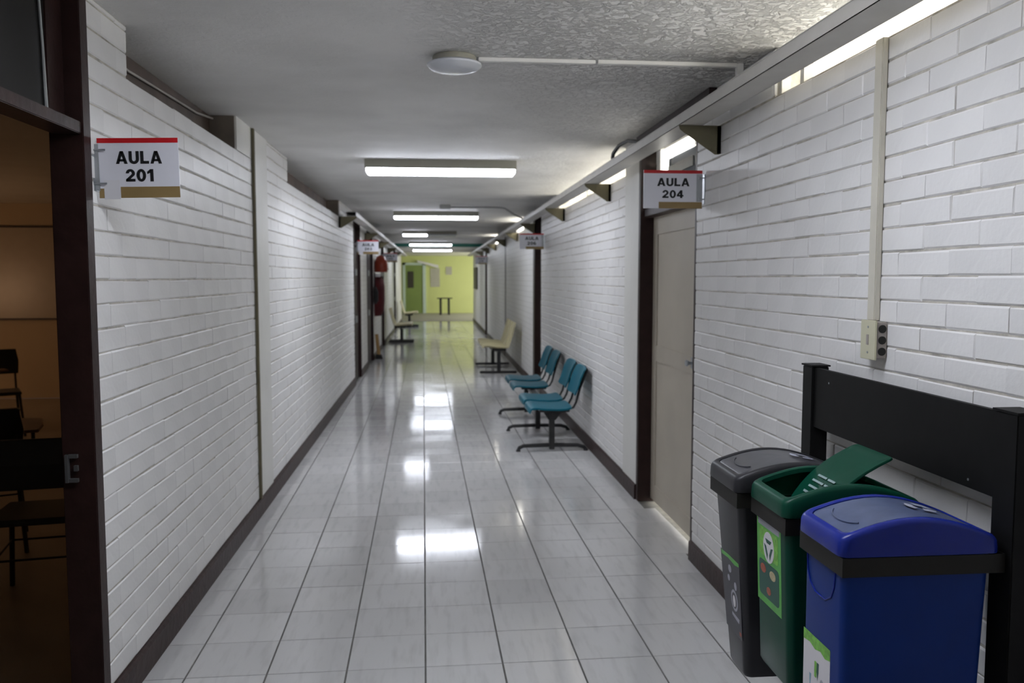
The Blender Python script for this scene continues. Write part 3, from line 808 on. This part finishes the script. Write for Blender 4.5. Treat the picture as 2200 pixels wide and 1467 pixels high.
# ================================================================== BINS AND STAND
def rrect(x0, x1, y0, y1, r, n=5):
    pts = []
    for cx, cy, a0 in ((x1-r, y1-r, 0), (x0+r, y1-r, 90), (x0+r, y0+r, 180), (x1-r, y0+r, 270)):
        for k in range(n+1):
            a = math.radians(a0+90*k/n); pts.append((cx+r*math.cos(a), cy+r*math.sin(a)))
    return pts
def dense(pts, step=.03):
    out = []
    for i in range(len(pts)):
        p, q = pts[i], pts[(i+1) % len(pts)]
        d = math.dist(p, q); m = max(1, int(d/step))
        for k in range(m): out.append((p[0]+(q[0]-p[0])*k/m, p[1]+(q[1]-p[1])*k/m))
    return out
LZ = 0.98
def lid_h(x):
    u = (x-.965)/(1.375-.965)
    return LZ + .042 + .055*math.sin(math.pi*min(1, max(0, (u*.94+.02)))) - .012*u
def make_bin(y0, y1, zb, body_m, lid_m, flap_m, label, open_flap=False, bot=(1.005, 1.33, .03), dx=0.0):
    xc = 1.17; yc = (y0+y1)/2
    t = thing('recycling_bin', (xc, yc, zb), label, 'bin', 'recycling bins hanging in the black stand')
    x0, x1 = .965, 1.375
    # body
    top = rrect(x0+.016, x1-.016, y0+.014, y1-.014, .022)
    bt = rrect(bot[0], bot[1], y0+bot[2], y1-bot[2], .022)
    def lerp(a, b, s): return [(p[0]+(q[0]-p[0])*s, p[1]+(q[1]-p[1])*s) for p, q in zip(a, b)]
    loops = [[(*p, zb) for p in lerp(bt, [(xc, yc)]*len(bt), .04)], [(*p, zb+.012) for p in bt]]
    for s in (.25, .5, .75, 1.0):
        loops.append([(*p, zb+.012+(LZ-.004-zb-.012)*s) for p in lerp(bt, top, s)])
    inn = lerp(top, [(xc, yc)]*len(top), .03)
    loops.append([(*p, LZ-.004) for p in inn])
    body = obj('body', MB().loft(loops, cap1=False), body_m, t, smooth=True)
    inb = lerp(bt, [(xc, yc)]*len(bt), .04)
    obj('liner', MB().loft([[(*p, zb+.02) for p in inb], [(*p, LZ-.005) for p in inn]], cap1=False), M['inside'], t)
    # front scallop (finger recess) as a slightly proud shaped panel below the band
    # lid rim
    def lp(ins, dz, base=None, r=.024):
        pts = dense(rrect(x0+ins, x1-ins, y0+ins, y1-ins, max(.008, r-ins*.5)))
        return pts
    n0 = lp(0, 0)
    def ring(ins, f):
        # same vertex count: scale toward the centre by inset
        sx = ((x1-x0)/2-ins)/((x1-x0)/2); sy = ((y1-y0)/2-ins)/((y1-y0)/2)
        return [(( (x0+x1)/2+(p[0]-(x0+x1)/2)*sx), (yc+(p[1]-yc)*sy)) for p in n0], f
    loops = []
    for ins, fn in ((.010, lambda x: LZ-.002), (.001, lambda x: LZ), (0, lambda x: LZ+.004), (0.0015, lambda x: lid_h(x)-.012), (.005, lambda x: lid_h(x)-.004), (.011, lambda x: lid_h(x)),
                    (.020, lambda x: lid_h(x)), (.024, lambda x: lid_h(x)-.003), (.025, lambda x: lid_h(x)-.016)):
        pts, f = ring(ins, fn)
        loops.append([(p[0], p[1], f(p[0])) for p in pts])
    obj('lid_rim', MB().loft(loops, cap0=False, cap1=False), lid_m, t, smooth=True)
    # swing flap
    fx0, fx1, fy0, fy1 = x0+.027, x1-.027, y0+.027, y1-.027
    fp = dense(rrect(fx0, fx1, fy0, fy1, .014))
    fc = ((fx0+fx1)/2, yc)
    def fl(s, dz): return [((fc[0]+(p[0]-fc[0])*s), (fc[1]+(p[1]-fc[1])*s), lid_h(fc[0]+(p[0]-fc[0])*s)+dz) for p in fp]
    mb = MB().loft([fl(s, -.012) for s in (.02, .3, .6, .9, 1.0)] + [fl(1.0, -.006)] + [fl(s, -.004) for s in (.985, .8, .6, .4, .2, .02)])
    flap = obj('flap', mb, flap_m, t, smooth=True)
    marks = []
    if not open_flap:
        def surf(x, y, dz=.0006): return (x, y, lid_h(x)+dz)
        # moulded recycling roundel and a curved moulded arc
        ring_p = []
        for k in range(3):
            a0 = k*2.094
            arc = [a0+.25+i*.22 for i in range(8)]
            outer = [surf(1.235+.038*math.cos(a), yc+.038*math.sin(a)) for a in arc]
            inn_ = [surf(1.235+.017*math.cos(a), yc+.017*math.sin(a)) for a in reversed(arc)]
            m2 = MB(); m2.add(outer+inn_, [tuple(range(len(outer)+len(inn_)))])
            obj('recycling_mark', m2, M['emboss_b'], flap)
        arcp = [surf(1.05-.035*math.cos(a), yc+.07*math.sin(a), -.002) for a in [(-1.2+.2*i) for i in range(13)]]
        obj('moulded_arc', MB().tube(arcp, .0022, 6), flap_m, flap, smooth=True)
    else:
        # printed rows of small illegible text
        for r in range(4):
            for (a, b) in (((-.055, -.012), (-.004, .05)) if r % 2 else ((-.06, -.02), (-.012, .055))):
                x = 1.125+r*.021
                pts = [(x-.0035, yc+a), (x+.0035, yc+a), (x+.0035, yc+b), (x-.0035, yc+b)]
                obj('printed_line', MB().add([(p[0], p[1], lid_h(p[0])+.0004) for p in pts], [(0, 1, 2, 3)]), M['emboss'], flap)
        ang = math.radians(-46)
        piv = Vector((1.135, yc, 1.040))
        flap.matrix_parent_inverse = Matrix()
        R = Matrix.Translation(piv) @ Matrix.Rotation(ang, 4, 'Y') @ Matrix.Translation(-Vector((1.165, yc, lid_h(1.165)-.004)))
        flap.matrix_world = R
        flap.parent = t
        flap.matrix_parent_inverse = parent_matrix(t).inverted()
        lw = R.decompose()
        flap.location, flap.rotation_euler = lw[0], lw[1].to_euler()
        for ch in flap.children:
            ch.matrix_parent_inverse = Matrix()
    t.location.x += dx
    return t, body
BL = make_bin(1.885, 2.130, .36, M['bin_blue'], M['lid_blue'], M['flap_blue'], 'blue recycling bin with a closed scuffed lid, nearest in the stand', bot=(.985, 1.33, .012))
GR = make_bin(2.215, 2.478, .47, M['bin_green'], M['bin_green'], M['bin_green'], 'green recycling bin with its flap tipped open, middle of the stand', open_flap=True, bot=(1.0, 1.33, .018))
GY = make_bin(2.500, 2.762, .355, M['bin_grey'], M['bin_grey'], M['flap_grey'], 'dark grey recycling bin with a closed lid, farthest in the stand', bot=(1.03, 1.345, .055), dx=-.034)

# stickers on the front faces
def front_x(b, z, bot0, zb):   # front face plane of a bin at height z
    s = (z-zb-.012)/(LZ-.004-zb-.012); return bot0+(.981-bot0)*s - .0006
DX = 0.0
def decal(name, body, bot0, zb, poly, material, lift=0.0, parent=None):
    vs = [(front_x(None, z, bot0, zb)-lift+DX, y, z) for y, z in poly]
    vs2 = [(v[0]+.0005, v[1], v[2]) for v in vs]
    n = len(vs)
    mb = MB().add(vs+vs2, [tuple(range(n)), tuple(range(2*n-1, n-1, -1))]+[(i, i+n, (i+1) % n+n, (i+1) % n) for i in range(n)])
    return obj(name, mb, material, parent or body)
def ell(cy, cz, ry, rz, n=20): return [(cy+ry*math.cos(2*math.pi*k/n), cz+rz*math.sin(2*math.pi*k/n)) for k in range(n)]
def rr2(y0, y1, z0, z1, r): return rrect(y0, y1, z0, z1, r, 4)
# green bin
b = GR[1]; B0, ZB = 1.0, .47
st = decal('sticker', b, B0, ZB, [(2.275, .668), (2.452, .668), (2.452, .930), (2.275, .930)], M['st_green'])
decal('sticker_header', b, B0, ZB, [(2.285, .905), (2.440, .905), (2.440, .926), (2.285, .926)], M['st_greyink'], .0006, st)
decal('lime_field', b, B0, ZB, rr2(2.295, 2.432, .815, .900, .01), M['st_lime'], .0006, st)
decal('white_disc', b, B0, ZB, ell(2.362, .850, .040, .047), M['st_white'], .0012, st)
for k in range(3):   # recycling triangle made of three bent bars
    a = [math.pi/2+k*2.0944+d for d in (-.75, .75)]
    P = [(2.362+.033*math.cos(a[0]), .847+.036*math.sin(a[0])), (2.362+.033*math.cos(a[1]), .847+.036*math.sin(a[1])),
         (2.362+.018*math.cos(a[1]), .847+.020*math.sin(a[1])), (2.362+.018*math.cos(a[0]), .847+.020*math.sin(a[0]))]
    decal('recycling_arrow', b, B0, ZB, P, M['st_dark'], .0018, st)
decal('dark_field', b, B0, ZB, rr2(2.290, 2.437, .690, .800, .014), M['st_dark'], .0006, st)
decal('fruit_picture', b, B0, ZB, ell(2.405, .775, .020, .014), M['st_red'], .0012, st)
decal('bread_picture', b, B0, ZB, ell(2.335, .772, .022, .014), M['st_tan'], .0012, st)
decal('peel_picture', b, B0, ZB, ell(2.365, .716, .016, .012), M['st_red'], .0012, st)
# blue bin
b = BL[1]; B0, ZB = .985, .36
st = decal('sticker', b, B0, ZB, [(1.958, .48), (2.108, .48), (2.108, .715), (1.958, .715)], M['st_white'])
decal('grass_border', b, B0, ZB, [(1.958, .690), (1.985, .684), (2.01, .692), (2.04, .685), (2.07, .693), (2.108, .688), (2.108, .718), (1.958, .718)], M['st_lime'], .0006, st)
decal('bottle_picture', b, B0, ZB, rr2(2.030, 2.042, .612, .655, .004), M['st_lime'], .0006, st)
decal('bottle_picture', b, B0, ZB, [(2.018, .655), (2.028, .655), (2.029, .63), (2.024, .608), (2.019, .63)], M['st_dark'], .0006, st)
decal('glass_picture', b, B0, ZB, [(2.060, .610), (2.070, .610), (2.068, .58), (2.066, .565), (2.064, .58)], M['st_cyan'], .0006, st)
decal('carton_picture', b, B0, ZB, [(1.985, .57), (2.0, .575), (2.005, .545), (1.99, .54)], M['st_tan'], .0006, st)
decal('paper_picture', b, B0, ZB, ell(2.000, .605, .010, .016), M['st_greyink'], .0006, st)
fx = lambda z: front_x(None, z, B0, ZB)-.0005
obj('finger_recess', MB().tube([(fx(z), y, z) for y, z in ((2.095, .925), (2.090, .885), (2.075, .855), (2.045, .838), (1.990, .838), (1.960, .855), (1.945, .885), (1.940, .925))], .0022, 6), M['lid_blue'], b, smooth=True)
# grey bin
b = GY[1]; B0, ZB = 1.03, .355; DX = -.034
st = decal('sticker', b, B0, ZB, [(2.560, .475), (2.705, .475), (2.722, .735), (2.548, .735)], M['st_black'])
decal('green_brush', b, B0, ZB, [(2.552, .724), (2.59, .718), (2.65, .724), (2.712, .719), (2.718, .733), (2.65, .736), (2.555, .735)], M['st_green'], .0006, st)
decal('icon', b, B0, ZB, ell(2.640, .690, .014, .013), M['st_greyink'], .0006, st)
decal('icon', b, B0, ZB, ell(2.655, .655, .010, .011), M['st_greyink'], .0006, st)
decal('icon', b, B0, ZB, ell(2.595, .645, .011, .014), M['st_greyink'], .0006, st)
decal('ring', b, B0, ZB, ell(2.612, .592, .030, .036), M['st_greyink'], .0006, st)
decal('ring_centre', b, B0, ZB, ell(2.612, .592, .022, .027), M['st_black'], .0010, st)
decal('figure', b, B0, ZB, ell(2.612, .590, .012, .020), M['st_white'], .0014, st)
decal('printed_band', b, B0, ZB, [(2.580, .525), (2.640, .535), (2.640, .545), (2.575, .540)], M['st_greyink'], .0006, st)
decal('red_mark', b, B0, ZB, [(2.565, .487), (2.58, .487), (2.58, .499), (2.565, .499)], M['st_red'], .0006, st)

st = thing('bin_stand', (1.40, 2.45, 0), 'black metal stand with a wide sign panel holding three recycling bins', 'stand')
obj('post', MB().box(1.388, 1.452, 1.868, 1.952, 0, 1.322), M['black'], st, bevel=.003)
obj('post', MB().box(1.388, 1.452, 2.968, 3.048, 0, 1.322), M['black'], st, bevel=.003)
obj('post_cap', MB().box(1.384, 1.456, 1.864, 1.956, 1.322, 1.328), M['black'], st)
obj('post_cap', MB().box(1.384, 1.456, 2.964, 3.052, 1.322, 1.328), M['black'], st)
obj('panel', MB().box(1.398, 1.418, 1.950, 2.970, 1.098, 1.318), M['black'], st, bevel=.002)
for y, z in ((2.855, 1.275), (2.06, 1.12)):
    obj('rivet', MB().tube([(1.3985, y, z), (1.3965, y, z)], .0035, 10), M['steel'], st)
obj('cross_bar', MB().box(1.392, 1.432, 1.952, 2.968, .925, .970), M['black'], st)
obj('lower_bar', MB().box(1.400, 1.425, 1.952, 2.968, .10, .14), M['black'], st)
for y in (1.91, 3.008):
    obj('foot', MB().box(1.12, 1.47, y-.035, y+.035, 0, .012), M['black'], st, bevel=.002)
for (y0, y1) in ((1.885, 2.130), (2.215, 2.478), (2.500, 2.762)):
    k = .008; e = .003
    xa, xb3, ya, yb = (.972 if y0 < 2.4 else .938), 1.386, y0+.004, y1-.004
    z0, z1 = .930, .977
    mb = MB()
    o_ = [(xa, ya), (xb3, ya), (xb3, yb), (xa, yb)]; i_ = [(xa+e, ya+e), (xb3-e, ya+e), (xb3-e, yb-e), (xa+e, yb-e)]
    mb.loft([[(*p, z0) for p in o_], [(*p, z1) for p in o_], [(*p, z1) for p in i_], [(*p, z0) for p in i_], [(*p, z0) for p in o_]], cap0=False, cap1=False)
    obj('holder_band', mb, M['band'], st)

# ================================================================== BENCHES
def arc_tube(pts, r, n=8): return MB().tube(pts, r, n)
def teal_bench():
    t = thing('waiting_bench', (1.10, 9.2, 0), 'black beam bench with four teal plastic seats against the right wall', 'bench')
    obj('beam', MB().box(1.085, 1.145, 7.82, 10.58, .335, .375), M['leg'], t, bevel=.003)
    for y in (7.86, 8.94, 10.08):
        lg = obj('leg', MB().box(1.085, 1.135, y-.03, y+.03, .02, .34).prism([(1.03, .372), (1.20, .372), (1.145, .30), (1.08, .30)], 'y', y-.02, y+.02), M['leg'], t, bevel=.003)
        obj('foot_bar', MB().tube([(.79, y, .012), (.80, y, .035), (.84, y, .052), (1.10, y, .058), (1.36, y, .052), (1.42, y, .035), (1.44, y, .012)], [.017, .018, .018, .02, .018, .018, .017], 8), M['leg'], lg, smooth=True)
        for x in (.79, 1.44):
            obj('foot_pad', MB().lathe([(.022, 0), (.022, .012), (.014, .02)], (x, y, 0), 10), M['leg'], lg)
    for y0 in (7.80, 8.385, 9.45, 10.09):
        w_ = .475
        ym = y0+w_/2
        # seat: thin curved shell, front edge rolled down
        prof = [(.885, .385), (.890, .412), (.905, .425), (.95, .428), (1.05, .420), (1.16, .414), (1.25, .418), (1.30, .430)]
        lo = [(x+.004, z-.016) for x, z in prof]
        loops = []
        for k in range(9):
            v = -1+2*k/8
            y = ym+v*w_/2
            dz = .010*abs(v)**3
            ins = .012*max(0, abs(v)-.7)/.3
            loops.append([(x+ins*(1 if x < 1.0 else -1), y, z-dz*.5) for x, z in prof] + [(x+ins*(1 if x < 1.0 else -1), y, z-dz*.5) for x, z in reversed(lo)])
        obj('seat', MB().loft(loops), M['seat'], t, smooth=True)
        obj('seat_pan', MB().box(.99, 1.28, y0+.03, y0+w_-.03, .375, .404), M['leg'], t, bevel=.006)
        # back: shell bowed in plan
        loops = []
        for k in range(9):
            v = -1+2*k/8
            y = ym+v*(w_/2-.005)
            bow = .028*(v*v)
            P_ = [(1.345, .525), (1.372, .60), (1.402, .70), (1.435, .785), (1.443, .797)]
            cut = .016*max(0, abs(v)-.75)/.25
            P_ = [(x-bow, z+(cut if i == 0 else (-cut if i >= 3 else 0))) for i, (x, z) in enumerate(P_)]
            loops.append([(x, y, z) for x, z in P_] + [(x+.012, y, z+.001) for x, z in reversed(P_)])
        obj('backrest', MB().loft(loops), M['seat'], t, smooth=True)
        obj('back_shell', MB().loft([[(x+.028-.028*v*v, ym+v*(w_/2-.02), z) for x, z in ((1.362, .56), (1.415, .70), (1.445, .775))] + [(x+.034-.028*v*v, ym+v*(w_/2-.02), z) for x, z in ((1.445, .775), (1.415, .70), (1.362, .56))] for v in (-1, -.5, 0, .5, 1)]), M['leg'], t)
        for yy in (y0+.10, y0+w_-.10):
            obj('back_support', MB().tube([(1.20, yy, .392), (1.27, yy, .388), (1.325, yy, .41), (1.352, yy, .46), (1.372, yy, .54), (1.395, yy, .62)], .011, 8), M['leg'], t, smooth=True)
    return t
teal_bench()

def cream_bench(side, ys, y_legs, label):
    # side=+1 right wall (back toward +x), -1 left wall
    xm = 1.10 if side > 0 else -.82
    t = thing('shell_bench', (xm, ys[0], 0), label, 'bench', 'cream shell benches along the corridor')
    X = lambda d: xm + side*d
    obj('beam', MB().box(min(X(-.03), X(.03)), max(X(-.03), X(.03)), ys[0]+.05, ys[-1]+.42, .36, .40), M['leg'], t)
    for y in y_legs:
        lg = obj('leg', MB().box(xm-.03, xm+.03, y-.03, y+.03, .03, .37), M['leg'], t)
        obj('foot_bar', MB().box(xm-.33, xm+.31, y-.03, y+.03, .012, .055), M['leg'], lg, bevel=.012)
    for y0 in ys:
        prof = [(-.285, .45), (-.27, .475), (-.20, .478), (-.02, .455), (.10, .448), (.16, .47), (.195, .56), (.24, .72), (.275, .86), (.285, .885)]
        loops = []
        for k in range(9):
            v = -1+2*k/8; y = y0+.24+v*.235
            lift = .035*max(0, abs(v)-.5)**2*4
            L_ = [(X(x-.4*lift*(1 if x > .15 else 0)), y, z+(lift if x < .15 else 0)) for x, z in prof]
            U_ = [(X(x+.010-.4*lift*(1 if x > .15 else 0)), y, z-.014+(lift if x < .15 else 0)) for x, z in reversed(prof)]
            loops.append(L_+U_)
        obj('shell_seat', MB().loft(loops), M['cream'], t, smooth=True)
        obj('seat_pan', MB().box(min(X(-.12), X(.12)), max(X(-.12), X(.12)), y0+.08, y0+.40, .40, .432), M['leg'], t)
    return t
cream_bench(1, [14.15, 14.72, 15.29], [14.3, 15.75], 'cream moulded shell bench on black legs by the right wall')
cream_bench(-1, [20.95, 21.52], [21.35, 21.85], 'cream shell bench with black legs on the far left')
cream_bench(-1, [27.9, 28.47], [28.2, 28.8], 'most distant cream shell bench on the left before the lime wall')

# ================================================================== THINGS HANGING ON THE FAR LEFT WALL
t = thing('hanging_jacket', (XL, 17.6, .9), 'dark red jacket hanging on the far left wall', 'jacket')
loops = []
for z, wy, dx in ((.86, .22, .12), (.95, .28, .18), (1.2, .30, .20), (1.45, .28, .20), (1.6, .24, .18), (1.68, .12, .12)):
    loops.append([(XL+.004+dx*max(0, math.cos(a)), 17.65+wy*math.sin(a), z) for a in [(-1.57+3.14*k/12) for k in range(13)]])
obj('jacket_body', MB().loft(loops), M['jacket'], t, smooth=True)
obj('collar', MB().lathe([(.05, 0), (.07, .03), (.05, .07)], (XL+.07, 17.5, 1.66), 12), M['paper'], t)
t = thing('helmet', (XL+.1, 17.6, 1.8), 'orange-red helmet hung above the red jacket', 'helmet')
obj('shell', MB().lathe([(.13, -.06), (.14, .04), (.13, .16), (.09, .25), (.02, .29)], (XL+.13, 17.65, 1.82), 16), M['helmet'], t, smooth=True)
obj('brim', MB().lathe([(.12, 0), (.145, -.005), (.145, .01), (.12, .012)], (XL+.146, 17.65, 1.82), 16), M['helmet'], t, smooth=True)
obj('hook', MB().tube([(XL+.002, 17.65, 2.08), (XL+.10, 17.65, 2.08), (XL+.13, 17.65, 2.04)], .008, 6), M['steel'], t)
t = thing('bag', (XL, 16.6, 1.2), 'black bag hanging beside the brown door left of the red jacket', 'bag')
obj('bag_body', MB().loft([[(XL+.014+d*max(0, math.cos(a)), 17.17+.13*s*math.sin(a), z) for a in [(-1.57+3.14*k/8) for k in range(9)]] for z, d, s in ((1.12, .05, .7), (1.18, .09, 1), (1.36, .09, 1), (1.46, .05, .7))]), M['bag'], t, smooth=True)
obj('strap', MB().tube([(XL+.03, 17.10, 1.44), (XL+.03, 17.17, 1.75), (XL+.03, 17.24, 1.44)], .01, 6), M['bag'], t)
t = thing('wooden_prop', (XL+.05, 17.3, 0), 'tan wooden post with black foot leaning at the far left door', 'post')
obj('shaft', MB().tube([(XL+.09, 17.25, .08), (XL+.05, 17.28, .5)], .035, 8), M['tan'], t)
obj('foot', MB().loft([[(XL+.03, 17.15, 0), (XL+.17, 17.15, 0), (XL+.17, 17.35, 0), (XL+.03, 17.35, 0)], [(XL+.04, 17.17, .10), (XL+.14, 17.17, .08), (XL+.14, 17.33, .08), (XL+.04, 17.33, .10)]]), M['bag'], t)

# ================================================================== LOBBY AT THE END
struct(obj('floor_lobby', MB().box(-4.5, 4.5, Y_END, 39.3, -.12, .002), M['lobby']), 'grey floor of the lobby beyond the corridor')
struct(obj('wall_end', MB().box(-4.5, 4.5, 39.2, 39.35, 0, CEIL), M['lime_wall']), 'lime green wall closing the far end of the corridor')
struct(obj('wall_lobby_sides', MB().box(-4.6, -4.5, Y_END, 39.3, 0, CEIL).box(4.5, 4.6, Y_END, 39.3, 0, CEIL).box(-4.5, -1.39, Y_END-.1, Y_END, 0, CEIL).box(1.645, 4.5, Y_END-.1, Y_END, 0, CEIL), M['lime_wall']))
wn = obj('window_9', MB().box(4.46, 4.5, 33.0, 33.06, .7, 2.4).box(4.46, 4.5, 37.94, 38.0, .7, 2.4).box(4.46, 4.5, 33.0, 38.0, .64, .7).box(4.46, 4.5, 33.0, 38.0, 2.4, 2.46), M['white_frame']); struct(wn)
obj('pane', MB().box(4.47, 4.48, 33.06, 37.94, .7, 2.4), M['lobby_win'], wn)
dr = obj('door_20', MB().box(-1.42, -1.30, 39.14, 39.2, 0, 2.33).box(-.50, -.36, 39.14, 39.2, 0, 2.33).box(-1.42, -.36, 39.14, 39.2, 2.22, 2.33), M['pale_frame']); struct(dr, 'green door in a pale frame on the lime wall')
obj('door_leaf', MB().box(-1.30, -.50, 39.17, 39.198, 0, 2.22), M['lime_dark'], dr)
tag(obj('poster', MB().box(-1.20, -.92, 39.155, 39.168, 1.17, 1.93), M['board_dk']), 'dark rectangular notice on the green far door', 'poster')
tag(obj('poster', MB().box(-.15, .28, 39.18, 39.198, 1.22, 2.08), M['board_gr']), 'large pale grey poster on the lime wall', 'poster')
tag(obj('poster', MB().box(.56, .84, 39.18, 39.198, 1.78, 2.15), M['board_gr']), 'small pale paper on the lime wall', 'poster')
tag(obj('slanted_white_bar', MB().add([(-.75, 39.05, 2.36), (.22, 39.05, 2.08), (.22, 39.05, 2.22), (-.75, 39.05, 2.44), (-.75, 39.12, 2.36), (.22, 39.12, 2.08), (.22, 39.12, 2.22), (-.75, 39.12, 2.44)], [(0,1,2,3),(7,6,5,4),(0,4,5,1),(1,5,6,2),(2,6,7,3),(3,7,4,0)]), M['paper']), 'white slanted panel above the far green door', 'panel')  # plain white slanted bar
t = thing('small_table', (.5, 37.6, 0), 'small dark table in front of the lime wall', 'table')
obj('top', MB().box(.14, .82, 37.4, 37.8, .71, .75), M['leg'], t, bevel=.004)
for x in (.30, .66):
    obj('leg', MB().box(x-.05, x+.05, 37.57, 37.63, .02, .71), M['leg'], t)
    obj('foot', MB().box(x-.06, x+.06, 37.42, 37.78, .002, .025), M['leg'], t)
tag(obj('notice_board', MB().box(XR-.05, XR-.001, 28.6, 30.6, 1.25, 2.0), M['board_dk']), 'dark board mounted at the far end of the right wall', 'board')
